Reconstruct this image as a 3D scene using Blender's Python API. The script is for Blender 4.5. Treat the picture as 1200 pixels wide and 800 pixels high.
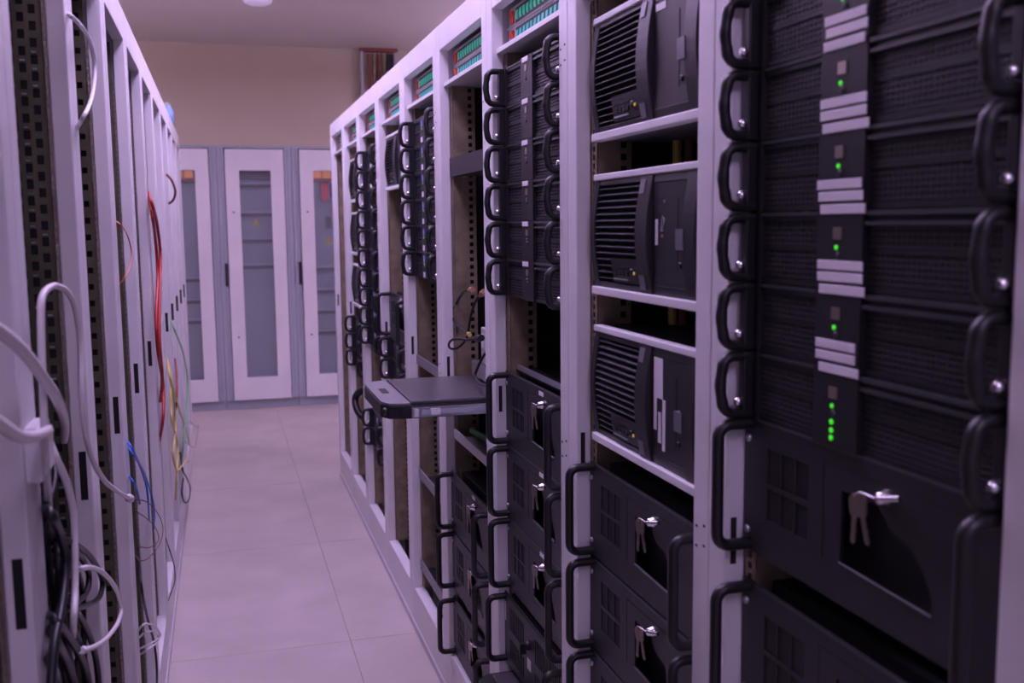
import bpy, bmesh, math, random
from mathutils import Vector, Matrix
from mathutils.geometry import tessellate_polygon
random.seed(7)
PI = math.pi
scene = bpy.context.scene
COL = scene.collection
for o in list(bpy.data.objects):
    bpy.data.objects.remove(o)

# ------------------------------------------------------------------ camera
CAM_H = 1.54
cd = bpy.data.cameras.new('camera')
cd.sensor_width = 36.0
cd.lens = 36.0 * 1180 / 1200
cd.clip_start = 0.02
cd.dof.use_dof = True
cd.dof.focus_distance = 2.45
cd.dof.aperture_fstop = 5.2
cam = bpy.data.objects.new('camera', cd)
COL.objects.link(cam)
yaw, pitch, roll = math.radians(16.088), math.radians(6.65), math.radians(0.58)
fwd = Vector((math.sin(yaw)*math.cos(pitch), math.cos(yaw)*math.cos(pitch), -math.sin(pitch)))
rgt = Vector((math.cos(yaw), -math.sin(yaw), 0))
upv = rgt.cross(fwd)
r2 = rgt*math.cos(roll) - upv*math.sin(roll)
u2 = upv*math.cos(roll) + rgt*math.sin(roll)
M3 = Matrix((r2, u2, -fwd)).transposed()
cam.matrix_world = Matrix.Translation((0, 0, CAM_H)) @ M3.to_4x4()
scene.camera = cam

# ------------------------------------------------------------------ world, light, exposure
LIGHT = (0.97, 0.72, 1.42)          # violet room light
w = bpy.data.worlds.new('world'); scene.world = w
w.use_nodes = True
bg = w.node_tree.nodes['Background']
bg.inputs[0].default_value = (LIGHT[0]*.75, LIGHT[1]*.75, LIGHT[2]*.75, 1)
bg.inputs[1].default_value = 0.3
scene.view_settings.view_transform = 'Standard'
scene.view_settings.look = 'None'
scene.view_settings.gamma = 1
scene.view_settings.use_curve_mapping = False
scene.view_settings.exposure = 0.07
CEIL = 3.13
LAMPS = [(0.22, -1.1), (0.22, 2.2), (0.22, 3.9), (0.22, 5.45), (-2.0, 5.0), (-2.0, 7.7), (2.6, 5.0), (2.6, 7.7)]   # aisle luminaires, plus unseen fill lamps added behind the camera and beside both rows
LAMP_W, LAMP_UP = 9.0, 19.5  # upward share added to brighten ceiling and far wall

# ------------------------------------------------------------------ materials
def mat(name, col, rough=.5, metal=0., emit=None, es=0., noise=0., nscale=40., spec=.5, trans=0., bump=0., bscale=200., alpha=1.):
    m = bpy.data.materials.new(name); m.use_nodes = True
    nt = m.node_tree; b = nt.nodes['Principled BSDF']
    b.inputs['Base Color'].default_value = (*col, 1)
    b.inputs['Roughness'].default_value = rough
    b.inputs['Metallic'].default_value = metal
    b.inputs['Specular IOR Level'].default_value = spec
    if trans: b.inputs['Transmission Weight'].default_value = trans
    if alpha < 1: b.inputs['Alpha'].default_value = alpha
    if emit:
        b.inputs['Emission Color'].default_value = (*emit, 1); b.inputs['Emission Strength'].default_value = es
    if noise or bump:
        tc = nt.nodes.new('ShaderNodeTexCoord')
    if noise:
        n = nt.nodes.new('ShaderNodeTexNoise'); n.inputs['Scale'].default_value = nscale; n.inputs['Detail'].default_value = 5
        nt.links.new(tc.outputs['Object'], n.inputs['Vector'])
        r = nt.nodes.new('ShaderNodeValToRGB')
        lo = tuple(c*(1-noise) for c in col); hi = tuple(min(1, c*(1+noise)) for c in col)
        r.color_ramp.elements[0].color = (*lo, 1); r.color_ramp.elements[1].color = (*hi, 1)
        r.color_ramp.elements[0].position = .3; r.color_ramp.elements[1].position = .7
        nt.links.new(n.outputs['Fac'], r.inputs['Fac']); nt.links.new(r.outputs['Color'], b.inputs['Base Color'])
    if bump:
        n2 = nt.nodes.new('ShaderNodeTexNoise'); n2.inputs['Scale'].default_value = bscale
        nt.links.new(tc.outputs['Object'], n2.inputs['Vector'])
        bp = nt.nodes.new('ShaderNodeBump'); bp.inputs['Strength'].default_value = bump; bp.inputs['Distance'].default_value = .002
        nt.links.new(n2.outputs['Fac'], bp.inputs['Height']); nt.links.new(bp.outputs['Normal'], b.inputs['Normal'])
    return m
M = {}
M['paint'] = mat('white_powder_coat', (.80, .80, .80), .5, noise=.03, nscale=6, bump=.03, bscale=500)
M['paint2'] = mat('light_grey_steel', (.62, .61, .63), .45, noise=.04, nscale=9)
M['floor'] = mat('pale_floor_covering', (.53, .48, .435), .5, noise=.09, nscale=3.2, bump=.05, bscale=90)
M['wall'] = mat('beige_wall_paint', (.68, .60, .46), .8, noise=.03, nscale=2)
M['ceil'] = mat('ceiling_paint', (.78, .73, .66), .9, noise=.02, nscale=2)
M['black'] = mat('black_plastic', (.011, .011, .012), .45, noise=.2, nscale=30)
M['rubber'] = mat('black_handle_coat', (.013, .013, .014), .4)
M['panel'] = mat('dark_grey_steel', (.021, .021, .024), .45, noise=.12, nscale=14, bump=.04, bscale=700)
M['bezel'] = mat('charcoal_bezel', (.015, .015, .017), .45, noise=.1, nscale=20)
M['slat'] = mat('grey_plastic_slat', (.06, .06, .065), .42)
M['grip'] = mat('console_grip_grey', (.20, .20, .21), .4)
M['barred'] = mat('red_painted_bar', (.30, .07, .05), .5)
M['dark'] = mat('dark_interior_steel', (.008, .008, .008), .7)
M['zinc'] = mat('yellow_zinc_plate', (.30, .245, .16), .5, metal=.3, noise=.3, nscale=18)
M['olive'] = mat('passivated_steel', (.13, .125, .075), .5, metal=.5, noise=.3, nscale=14)
M['chrome'] = mat('polished_chrome', (.8, .8, .82), .15, metal=1.)
M['brass'] = mat('dull_nickel', (.42, .36, .30), .35, metal=.8)
M['silver'] = mat('bright_steel', (.55, .56, .60), .3, metal=.8)
M['label'] = mat('white_paper_label', (.83, .81, .84), .6)
M['led'] = mat('green_lamp', (.02, .3, .02), .4, emit=(.08, 1., .03), es=.6)
M['led_blue'] = mat('blue_lamp', (.02, .05, .3), .4, emit=(.2, .25, 1.), es=.5)
M['amber'] = mat('amber_lamp', (.4, .25, .02), .4, emit=(1., .7, .1), es=.25)
M['teal_a'] = mat('green_indicator_lens', (.0, .32, .26), .35, emit=(.0, .42, .28), es=.42)
M['teal_b'] = mat('turquoise_indicator_lens', (.02, .38, .42), .35, emit=(.02, .38, .36), es=.42)
M['redsw'] = mat('red_rocker_switch', (.62, .06, .04), .35, emit=(1., .08, .04), es=.06)
M['white'] = mat('white_cable_sheath', (.80, .78, .78), .4)
M['red'] = mat('red_cable_sheath', (.42, .02, .02), .4)
M['orange'] = mat('orange_cable_sheath', (.75, .22, .08), .4)
M['blue'] = mat('blue_cable_sheath', (.04, .2, .75), .4)
M['brown'] = mat('brown_cable_sheath', (.25, .1, .07), .5)
M['yellow'] = mat('yellow_cable_sheath', (.75, .62, .14), .4)
M['green'] = mat('green_cable_sheath', (.18, .62, .24), .4)
M['cab_black'] = mat('black_cable_sheath', (.006, .007, .011), .42)
M['cab_grey'] = mat('cabinet_grey_paint', (.42, .46, .52), .5)
M['cab_plate'] = mat('cabinet_mounting_plate', (.36, .42, .46), .5, noise=.06, nscale=4)
M['cab_dark'] = mat('cabinet_dark_rail', (.12, .12, .13), .5)
M['smoke_glass'] = mat('cabinet_door_glass', (.5, .55, .6), .06, alpha=.13)
M['sticker'] = mat('yellow_warning_sticker', (.72, .55, .03), .5)
M['copper'] = mat('copper_plug', (.48, .25, .15), .45)
M['pink'] = mat('red_switch_body', (.85, .10, .12), .4)
M['navy'] = mat('navy_switch_body', (.10, .12, .25), .4)
M['kvm_top'] = mat('console_lid_coat', (.075, .075, .08), .33, noise=.08, nscale=10)
M['diffuser'] = mat('lamp_diffuser', (.8, .8, .8), .5, emit=LIGHT, es=2.0)
M['opal'] = mat('glowing_opal', (.82, .80, .82), .4, emit=LIGHT, es=.14)
M['clear'] = mat('clear_plastic_bag', (.75, .8, .85), .3, alpha=.22)
M['orange_lamp'] = mat('orange_lamp_lens', (.75, .28, .08), .4, emit=(1., .35, .08), es=.3)
M['grille'] = mat('grey_grille_plastic', (.045, .045, .05), .42)
M['tab'] = mat('mid_grey_tab', (.16, .16, .18), .45)
M['lens_off'] = mat('unlit_lens', (.25, .24, .24), .4)
M['sky'] = mat('light_blue_plastic', (.10, .35, .75), .4)
M['plastic'] = mat('white_plastic', (.80, .79, .80), .35)

# ------------------------------------------------------------------ mesh helpers
class MB:
    def __init__(s): s.v = []; s.f = []; s.sm = []
    def add(s, vs, fs, smooth=False):
        n = len(s.v); s.v += [tuple(v) for v in vs]
        s.f += [tuple(i+n for i in f) for f in fs]; s.sm += [smooth]*len(fs); return s
    def box(s, x0, x1, y0, y1, z0, z1):
        return s.add([(x0,y0,z0),(x1,y0,z0),(x1,y1,z0),(x0,y1,z0),(x0,y0,z1),(x1,y0,z1),(x1,y1,z1),(x0,y1,z1)],
              [(0,3,2,1),(4,5,6,7),(0,1,5,4),(1,2,6,5),(2,3,7,6),(3,0,4,7)])
    def prism(s, poly, a, b, axis='z'):
        """poly: CCW outline; axis z: (x,y), axis y: (x,z), axis x: (y,z)"""
        def p(q, t):
            return (q[0],q[1],t) if axis=='z' else ((q[0],t,q[1]) if axis=='y' else (t,q[0],q[1]))
        n = len(poly); vs = [p(q,a) for q in poly] + [p(q,b) for q in poly]
        fs = [tuple(range(n))[::-1], tuple(range(n,2*n))] + [(i,(i+1)%n,(i+1)%n+n,i+n) for i in range(n)]
        if axis == 'y': fs = [f[::-1] for f in fs]
        return s.add(vs, fs)
    def plate(s, outer, holes, y0, y1):
        """XZ plate with holes, thickness y0 (front) .. y1"""
        loops = [outer] + holes
        tri = tessellate_polygon([[Vector((x,z,0)) for x,z in lp] for lp in loops])
        flat = [p for lp in loops for p in lp]; n = len(flat)
        vs = [(x,y0,z) for x,z in flat] + [(x,y1,z) for x,z in flat]
        fs = []
        for t in tri:
            a,b,c = [flat[i] for i in t]
            ar = (b[0]-a[0])*(c[1]-a[1])-(b[1]-a[1])*(c[0]-a[0])
            if abs(ar) < 1e-12: continue
            t = tuple(t) if ar > 0 else tuple(t)[::-1]
            fs.append(t); fs.append(tuple(i+n for i in t[::-1]))
        k = 0
        for li, lp in enumerate(loops):
            m = len(lp); area = sum(lp[i][0]*lp[(i+1)%m][1]-lp[(i+1)%m][0]*lp[i][1] for i in range(m))
            fl = (area > 0) == (li == 0)
            for i in range(m):
                a, b = k+i, k+(i+1)%m
                fs.append((a,a+n,b+n,b) if fl else (a,b,b+n,a+n))
            k += m
        return s.add(vs, fs)
    def tube(s, pts, r, n=8, flat=(1.,1.), cap=True):
        P = [Vector(p) for p in pts]; L = len(P)
        rs = r if isinstance(r, (list, tuple)) else [r]*L
        T = [(P[min(i+1,L-1)]-P[max(i-1,0)]).normalized() for i in range(L)]
        ref = Vector((1,0,0)) if abs(T[0].x) < .8 else Vector((0,0,1))
        nrm = (ref - T[0]*ref.dot(T[0])).normalized()
        vs = []
        for i in range(L):
            nrm = (nrm - T[i]*nrm.dot(T[i])).normalized(); bn = T[i].cross(nrm)
            for k in range(n):
                a = 2*PI*k/n
                vs.append(P[i] + nrm*(math.cos(a)*rs[i]*flat[0]) + bn*(math.sin(a)*rs[i]*flat[1]))
        fs = [(i*n+k, i*n+(k+1)%n, (i+1)*n+(k+1)%n, (i+1)*n+k) for i in range(L-1) for k in range(n)]
        s.add(vs, fs, True)
        if cap: s.add([vs[k] for k in range(n)], [tuple(range(n))[::-1]]); s.add(vs[-n:], [tuple(range(n))])
        return s
    def cyl(s, a, b, r, n=12): return s.tube([a, b], r, n)
    def lathe(s, prof, n=20, axis='z', c=(0,0,0)):
        vs = []
        for (r, h) in prof:
            for k in range(n):
                t = 2*PI*k/n; x, y = r*math.cos(t), r*math.sin(t)
                vs.append((c[0]+x, c[1]+y, c[2]+h) if axis == 'z' else (c[0]+x, c[1]-h, c[2]+y))
        m = len(prof)
        fs = [(i*n+k, i*n+(k+1)%n, (i+1)*n+(k+1)%n, (i+1)*n+k) for i in range(m-1) for k in range(n)]
        s.add(vs, fs, True)
        s.add(vs[-n:], [tuple(range(n))]); s.add(vs[:n], [tuple(range(n))[::-1]])
        return s
    def strip_holes(s, w, z0, z1, cols, pitch, hh, thick, flange='x', off=(0,0,0)):
        """a strip with real rectangular holes; cols=[(a0,a1,phase)] along width"""
        def q(a0,a1,b0,b1):
            for side in (0, 1):
                t = thick*side
                pts = [(a0,b0),(a1,b0),(a1,b1),(a0,b1)]
                vs = [((off[0]+a, off[1]+t, off[2]+b) if flange=='x' else (off[0]+t, off[1]+a, off[2]+b)) for a,b in pts]
                s.add(vs, [(0,1,2,3)] if side == 0 else [(3,2,1,0)])
        edges = [0.]
        for a0,a1,_ in cols: edges += [a0,a1]
        edges.append(w)
        for i in range(0, len(edges), 2):
            if edges[i+1]-edges[i] > 1e-5: q(edges[i], edges[i+1], z0, z1)
        for a0,a1,ph in cols:
            z = z0; k = 0
            while True:
                h0 = z0 + ph + pitch*k + .004
                if h0+hh > z1: q(a0,a1,z,z1); break
                q(a0,a1,z,h0); z = h0+hh; k += 1
        return s
    def mesh(s, name):
        me = bpy.data.meshes.new(name); me.from_pydata(s.v, [], s.f)
        me.polygons.foreach_set('use_smooth', s.sm); me.update(); return me
    def build(s, name, m, parent=None, bevel=0., loc=None, label=None):
        me = s.mesh(name); me.materials.append(M[m] if isinstance(m, str) else m)
        return link(name, me, parent, bevel, loc, label)
def link(name, me, parent=None, bevel=0., loc=None, label=None):
    o = bpy.data.objects.new(name, me); COL.objects.link(o); o.parent = parent
    if loc: o.location = loc
    if bevel:
        b = o.modifiers.new('bevel', 'BEVEL'); b.width = bevel; b.segments = 2; b.limit_method = 'ANGLE'; b.angle_limit = .7
    if label: o['label'] = label
    return o
def box(*a): return MB().box(*a)
def tag(o, label, cat, group=None, kind=None):
    o['label'] = label
    if cat: o['category'] = cat
    if group: o['group'] = group
    if kind: o['kind'] = kind
    return o
def thing(name, loc=(0,0,0), rz=0.):
    o = bpy.data.objects.new(name, None); COL.objects.link(o); o.location = loc; o.rotation_euler = (0,0,rz)
    o.empty_display_size = .05; return o
def copy_tree(o, parent=None):
    c = o.copy(); COL.objects.link(c); c.parent = parent
    for k in ('label', 'group'):
        if parent is None and k in c: del c[k]
    for ch in list(o.children): copy_tree(ch, c)
    return c
def struct(name, mb, m, label, loc=None, bevel=0):
    o = mb.build(name, m, None, bevel, loc); o['kind'] = 'structure'; o['label'] = label; o['category'] = name.split('_')[0]; return o
def catmull(pts, k=6):
    P = [Vector(p) for p in pts]; out = []
    for i in range(len(P)-1):
        a = P[max(i-1,0)]; b = P[i]; c = P[i+1]; d = P[min(i+2,len(P)-1)]
        for j in range(k):
            t = j/k
            out.append(.5*((2*b)+(c-a)*t+(2*a-5*b+4*c-d)*t*t+(3*b-a-3*c+d)*t**3))
    out.append(P[-1]); return out
ORD = ['topmost', 'second', 'third', 'fourth', 'fifth', 'sixth', 'seventh', 'eighth', 'ninth', 'tenth', 'eleventh']

# ================================================================== THE ROOM
X0, X1, Y0, Y1 = -3.2, 3.6, -3.0, 9.4
fl = struct('floor', box(X0, X1, Y0, Y1, -.12, -.006), 'cab_dark', 'pale floor of large square panels between the rack rows')
T = 1.22
tile_me = box(-T/2+.0008, T/2-.0008, -T/2+.0008, T/2-.0008, -.0058, 0).mesh('floor_tile'); tile_me.materials.append(M['floor'])
for i in range(-3, 3):
    for j in range(-6, 4):
        cx, cy = .41 + T*(i+.5), 4.86 + T*(j+.5)
        x0, x1, y0, y1 = cx-T/2, cx+T/2, cy-T/2, cy+T/2
        if x1 <= X0 or x0 >= X1 or y1 <= Y0 or y0 >= Y1: continue
        if x0 < X0 or x1 > X1 or y0 < Y0 or y1 > Y1:
            box(max(x0,X0)+.0012, min(x1,X1)-.0012, max(y0,Y0)+.0012, min(y1,Y1)-.0012, -.0058, random.uniform(-.0004,.0004)).build('floor_tile', 'floor', fl)
        else:
            link('floor_tile', tile_me, fl, 0, (cx, cy, random.uniform(-.0004, .0004)))
struct('ceiling', box(X0, X1, Y0, Y1, CEIL, CEIL+.1), 'ceil', 'plain painted ceiling above the racks')
struct('wall_back', box(X0, X1, Y1, Y1+.1, 0, CEIL), 'wall', 'beige wall at the far end behind the cabinets')
struct('wall_left', box(X0-.1, X0, Y0, Y1, 0, CEIL), 'wall', 'beige side wall behind the left rack row')
struct('wall_right', box(X1, X1+.1, Y0, Y1, 0, CEIL), 'wall', 'beige side wall behind the right rack row')

# luminaires over the aisle, with unseen ones added behind and beside for fill
for i, (lx, ly) in enumerate(LAMPS):
    t = thing('ceiling_lamp', (lx, ly, CEIL-.22))
    tag(t, ['added unseen fill luminaire behind the photographer', 'hanging luminaire above the nearest racks', 'hanging luminaire above the pulled-out console', 'hanging luminaire above the far racks', 'nearer added unseen luminaire behind the left row', 'farther added unseen luminaire behind the left row', 'nearer added unseen luminaire behind the right row', 'farther added unseen luminaire behind the right row'][i], 'lamp', 'hanging luminaires')
    MB().plate([(-.17,-.63),(.17,-.63),(.17,.63),(-.17,.63)], [[(-.15,-.61),(.15,-.61),(.15,.61),(-.15,.61)]], 0, .05).build('housing', 'paint', t)
    t.children[0].rotation_euler = (PI/2, 0, 0); t.children[0].location = (0, 0, -.052)
    for q in (-.5, .5): MB().tube([(0,q,0),(0,q,.22)], .0025, 6).build('suspension_wire', 'silver', t)
    box(-.149, .149, -.609, .609, -.006, -.001).build('upper_diffuser', 'diffuser', t)  # upper panel goes with the added uplight
    box(-.149, .149, -.609, .609, -.03, -.024).build('diffuser', 'diffuser', t)
    ld = bpy.data.lights.new('lamp_light', 'AREA'); ld.shape = 'RECTANGLE'; ld.size = .3; ld.size_y = 1.2
    ld.energy = LAMP_W; ld.color = LIGHT
    lo = bpy.data.objects.new('lamp_light', ld); COL.objects.link(lo); lo.parent = t; lo.location = (0, 0, -.056)
    lu = ld.copy(); lu.energy = LAMP_UP; lo = bpy.data.objects.new('added_uplight', lu); COL.objects.link(lo); lo.parent = t; lo.location = (0, 0, .004); lo.rotation_euler = (PI, 0, 0)  # uplight added to brighten the ceiling

# small round ceiling disc, in view, with a faint glow added to brighten it
t = thing('ceiling_disc', (.324, 7.36, CEIL)); tag(t, 'small round white disc on the ceiling near the far wall', 'lamp')
MB().lathe([(.105,-.012),(.105,0)], 32).build('base', 'plastic', t)
MB().lathe([(.03,-.075),(.07,-.070),(.092,-.058),(.1,-.04),(.1,-.012)], 32).build('dome', 'opal', t)

# ================================================================== RACK FRAMES
XR, XL = .662, -.233
TOP = 2.137
def rack_proto(name, pitch, top, left=False):
    h = pitch/2; a = h-.05
    t = thing(name)
    for sg in (-1, 1):
        xs = sorted((sg*a, sg*(h-.0006)))
        p = MB().box(xs[0], xs[1], 0, .03, 0.0, top)
        p.box(min(sg*(a+.02),sg*(h-.0006)), max(sg*(a+.02),sg*(h-.0006)), .0301, .075, 0, top)
        po = p.build('post', 'paint', t, .0025)
        d = MB()
        for zc in (1.866, 1.08):
            for (du, dz) in ((.012,.014),(.012,-.016),(.036,.020),(.036,-.010)):
                d.box(sg*(a+du)-.0028, sg*(a+du)+.0028, -.0006, .001, zc+dz-.0018, zc+dz+.0018)
        if not left and sg > 0: d.build('bolt_holes', 'dark', po)['kind'] = 'stuff'
        if (sg < 0) != left:
            u = sg*a
            MB().box(u-.0006, u+.0006, .008, .020 if left else .017, 1.063, 1.15 if left else 1.13).build('slot', 'dark', po)
    box(-a+.0006, a-.0006, 0.0004, .03, 2.062, top-.0004).build('header', 'paint', t, .002)
    box(-a+.0006, a-.0006, 0.0004, .04, 0.03, .165).build('plinth', 'paint', t, .002)
    box(-h+.0006, h-.0006, -.004, .9, 0, .028).build('base_frame', 'paint2', t, .002)
    box(-h+.001, h-.001, .032, .9, top-.02, top-.004).build('shading_roof', 'paint', t)  # roof added to keep the rack interior dark
    box(-a, a, .86, .875, .03, 2.05).build('rear_panel', 'dark', t)
    box(-a, a, .05, .85, .03, .045).build('floor_pan', 'dark', t)
    rail = MB().strip_holes(.03, .17, 1.955, [(.009,.019,0)], .0158, .0095, .0022)
    for sg in (-1, 1):
        for yy in (.031, .74):
            r = rail.build('mounting_rail', 'zinc', t, 0, (sg*(a-.015)-.015, yy, 0))
            fm = MB()
            if not left:
                fm.strip_holes(.068, .17, 1.955, [(.046,.058,0)], .0232, .012, .002, 'y', (-.001, .003, 0))
            else:
                fm.strip_holes(.11, .17, 2.05, [(.009,.020,0)], .0372, .013, .002, 'y', (-.001, .003, 0))
            fm.build('rail_flange', 'olive' if left else 'zinc', r, 0, (0.002 if sg > 0 else .028, 0, 0))
        if left: box(min(sg*(a-.01),sg*(a-.012)), max(sg*(a-.01),sg*(a-.012)), .036, .2, .17, 2.05).build('hole_shade_strip', 'dark', t)  # dark sheet added so the flange holes look black
        # plain side panel between front and rear rails
        box(min(sg*(a+.018),sg*(a+.02)), max(sg*(a+.018),sg*(a+.02)), .08, .74, .17, 2.05).build('side_panel', 'olive' if left else 'dark', t)
    return t
NR = ['nearest', 'second', 'third', 'fourth', 'fifth', 'sixth', 'seventh', 'eighth', 'ninth']
RP = .61
rp = rack_proto('server_rack', RP, TOP)
RY = [.975 + RP*k for k in range(9)]
racks = []
for k, y in enumerate(RY):
    o = rp if k == 0 else copy_tree(rp)
    o.location = (XR, y, 0); o.rotation_euler = (0, 0, -PI/2)
    tag(o, ('white open-front server rack frame, %s in the right-hand row' % NR[k]) if k < 8 else 'white open-front server rack frame at the far end of the right-hand row', 'rack', 'right-hand server racks')
    racks.append(o)
o = copy_tree(rp); o.location = (XR, .975-RP, 0); o.rotation_euler = (0,0,-PI/2)
tag(o, 'white server rack frame cut off by the right picture edge', 'rack', 'right-hand server racks')
LP = .60; LTOP = 2.15
lp = rack_proto('wiring_rack', LP, LTOP, True)
LY = [1.03 + LP*k for k in range(11)]
NL = ['cut off by the left picture edge', 'holding the black cable coils', 'behind the long white cable arch', 'with the blue cables', 'fourth in view along the row', 'with the thick red cables', 'sixth in view along the row', 'seventh in view along the row', 'eighth in view along the row', 'second from the far end of the row', 'at the far end of the row']
for k, y in enumerate(LY):
    o = lp if k == 0 else copy_tree(lp)
    o.location = (XL, y, 0); o.rotation_euler = (0, 0, PI/2)
    tag(o, 'white left-hand wiring rack frame %s' % NL[k], 'rack', 'left-hand wiring racks')
# the rack with the black coils carries a densely perforated plate beside its far post
t = thing('perforated_plate', (XL-.036, 1.842, 0)); tag(t, 'dark perforated plate in the left rack above the black cables', 'plate')
pm = MB()
for c in range(5):
    pm.strip_holes(.018, .4, 2.05, [(.003,.014,(c % 2)*.0135)], .027, .015, .003, 'x', (-.09+.018*c, 0, 0))
pm.build('sheet', 'olive', t)
box(-.092, 0, .0045, .0065, .4, 2.05).build('hole_shade', 'dark', t)  # dark sheet put behind the holes as their shade
tg = MB()  # small bright bars standing in for glints in the holes
for c in range(5):
    z = .42 + (c % 2)*.0135
    while z < 2.0:
        if random.random() < .4:
            x = -.09+.018*c+.0085; a = random.uniform(-.6,.6)
            tg.box(x-.0035, x+.0035, -.004, .001, z+.002, z+.0045)
        z += .027
tg.build('hole_glints', 'silver', t)['kind'] = 'stuff'

# ================================================================== EQUIPMENT PROTOTYPES (local: x right, y into rack, z up)
HW = .2525
def bar_handle(z0, z1, d, r, rc, bow=0., wave=0., nseg=5):
    pts = [(0, 0, z0)]
    for k in range(nseg+1):
        a = PI/2*k/nseg; pts.append((0, -d+rc - rc*math.sin(a), z0+rc - rc*math.cos(a)))
    m = 14
    for k in range(1, m):
        t = k/m; pts.append((0, -d-bow*math.sin(PI*t), z0+rc+(z1-z0-2*rc)*t))
    for k in range(nseg+1):
        a = PI/2*k/nseg; pts.append((0, -d+rc - rc*math.cos(a), z1-rc + rc*math.sin(a)))
    pts.append((0, 0, z1))
    rs = []
    for (x, y, z) in pts:
        t = (z-z0)/(z1-z0)
        rs.append(r*(1+wave*(.5-.5*math.cos(2*PI*3*t)) if .12 < t < .88 else r) if wave and .12 < t < .88 else r)
    return pts, rs
def add_handles(t, z0, z1, d, r, rc, bow=0., wave=0., u=.236, flat=(1.15,1.)):
    pts, rs = bar_handle(z0, z1, d, r, rc, bow, wave)
    mb = MB().tube(pts, rs, 10, flat)
    for sg in (-1, 1): mb.build('handle', 'rubber', t, 0, (sg*u, .001, 0))
U2 = .0925
def make_server2u():
    t = thing('rack_server'); Hh = U2-.0012
    box(-.222, .222, .006, .5, .001, Hh-.001).build('chassis', 'panel', t)
    box(-HW+.002, -.2221, 0, .004, 0, Hh).build('mounting_ear', 'black', t); box(.2221, HW-.002, 0, .004, 0, Hh).build('mounting_ear', 'black', t)
    b = MB()
    LG, RG = (-.216, -.079), (.008, .216); S = .017
    b.box(-.222, LG[0], -.020, .0055, 0, Hh); b.box(RG[1], .222, -.020, .0055, 0, Hh)
    b.box(LG[1], RG[0], -.022, .0055, 0, Hh)
    for (a, c) in (LG, RG):
        b.box(a, c, -.016, .0055, 0, .007); b.box(a, c, -.016, .0055, Hh-.012, Hh)
        b.box(a, c, -.014, .0055, .043, .049)
    b.build('bezel', 'bezel', t, 0, (0, S, 0))
    for (a, c) in (LG, RG): box(a, c, -.0055, .0055, .007, Hh-.012).build('grille_backing', 'dark', t, 0, (0, S, 0))
    # raised top lips, in lighter grey that paints the light on their edges
    lip = MB().box(RG[0]+.001, .221, -.021, -.0161, Hh-.006, Hh-.001).box(RG[0]+.001, .221, -.0205, -.0161, Hh-.017, Hh-.0125)
    lip.box(LG[0]+.001, LG[1]-.001, -.0185, -.0161, Hh-.005, Hh-.001)
    lip.build('top_lip', 'slat', t, 0, (0, S, 0))
    for gi, (a, c) in enumerate((LG, RG)):
        g = MB()
        z = .0105
        while z < Hh-.014:
            if not .040 < z < .051: g.box(a, c, -.0125, -.0095, z-.0013, z+.0013)
            z += .0068
        x = a+.004
        while x < c-.002:
            g.box(x-.0011, x+.0011, -.0118, -.0095, .0071, Hh-.0121); x += .0092 if gi == 0 else .0086
        g.build('grille', 'grille', t, 0, (0, S, 0))
    cc = -.040
    MB().box(cc-.006, cc+.010, -.0235, -.022, .058, .072).build('usb_port', 'brass', t, 0, (0, S, 0))
    MB().lathe([(.004,0),(.004,.002),(.0025,.003)], 10, 'y', (cc+.004, -.022, .041)).build('power_button', 'slat', t, 0, (0, S, 0))
    MB().lathe([(.0028,0),(.0028,.0014),(.0018,.002)], 10, 'y', (cc, -.022, .049)).build('power_led', 'led', t, 0, (0, S, 0))
    add_handles(t, .0068, Hh-.0068, .045, .0072, .016, .003, .1)
    for sg in (-1, 1): box(sg*.236-.0075, sg*.236+.0075, -.016, -.0002, .001, Hh-.001).build('handle_base', 'rubber', t, .002)
    for sg in (-1, 1):
        s = MB().lathe([(.0055,0),(.0065,.003),(.0065,.006),(.004,.009)], 10, 'y', (sg*.236, -.016, .022))
        s.build('thumb_screw', 'chrome', t)
    return t
def labels3(t, seed, mode='three'):
    rnd = random.Random(seed)
    if mode == 'three':
        wl = rnd.choice((.088, .086, .078, .066)); x0 = -.082 + rnd.uniform(-.004, .010); tl = rnd.uniform(-.02, .02)
        for k in range(3):
            dx = rnd.uniform(-.001, .004)*k
            box(-wl/2, wl/2, -.0007, .0007, -.0055, .0055).build('paper_label', 'label', t, .0015, (x0+wl/2+dx, -.0063, 0.0285-.0136*k-(.001 if k == 2 else 0)))
            t.children[-1].rotation_euler = (0, tl, 0)
    elif mode == 'one':
        box(-.022, .022, -.0007, .0007, -.0055, .0055).build('paper_label', 'label', t, 0, (-.046+rnd.uniform(-.006,.006), -.0063, U2-.008))
    elif mode == 'dot':
        box(-.014, .014, -.0007, .0007, -.009, .009).build('paper_label', 'label', t, 0, (-.04, -.0063, .012))
        box(-.005, .005, -.0007, .0007, -.012, .012).build('blue_led', 'led_blue', t, 0, (-.04, -.0063, .066))
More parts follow.
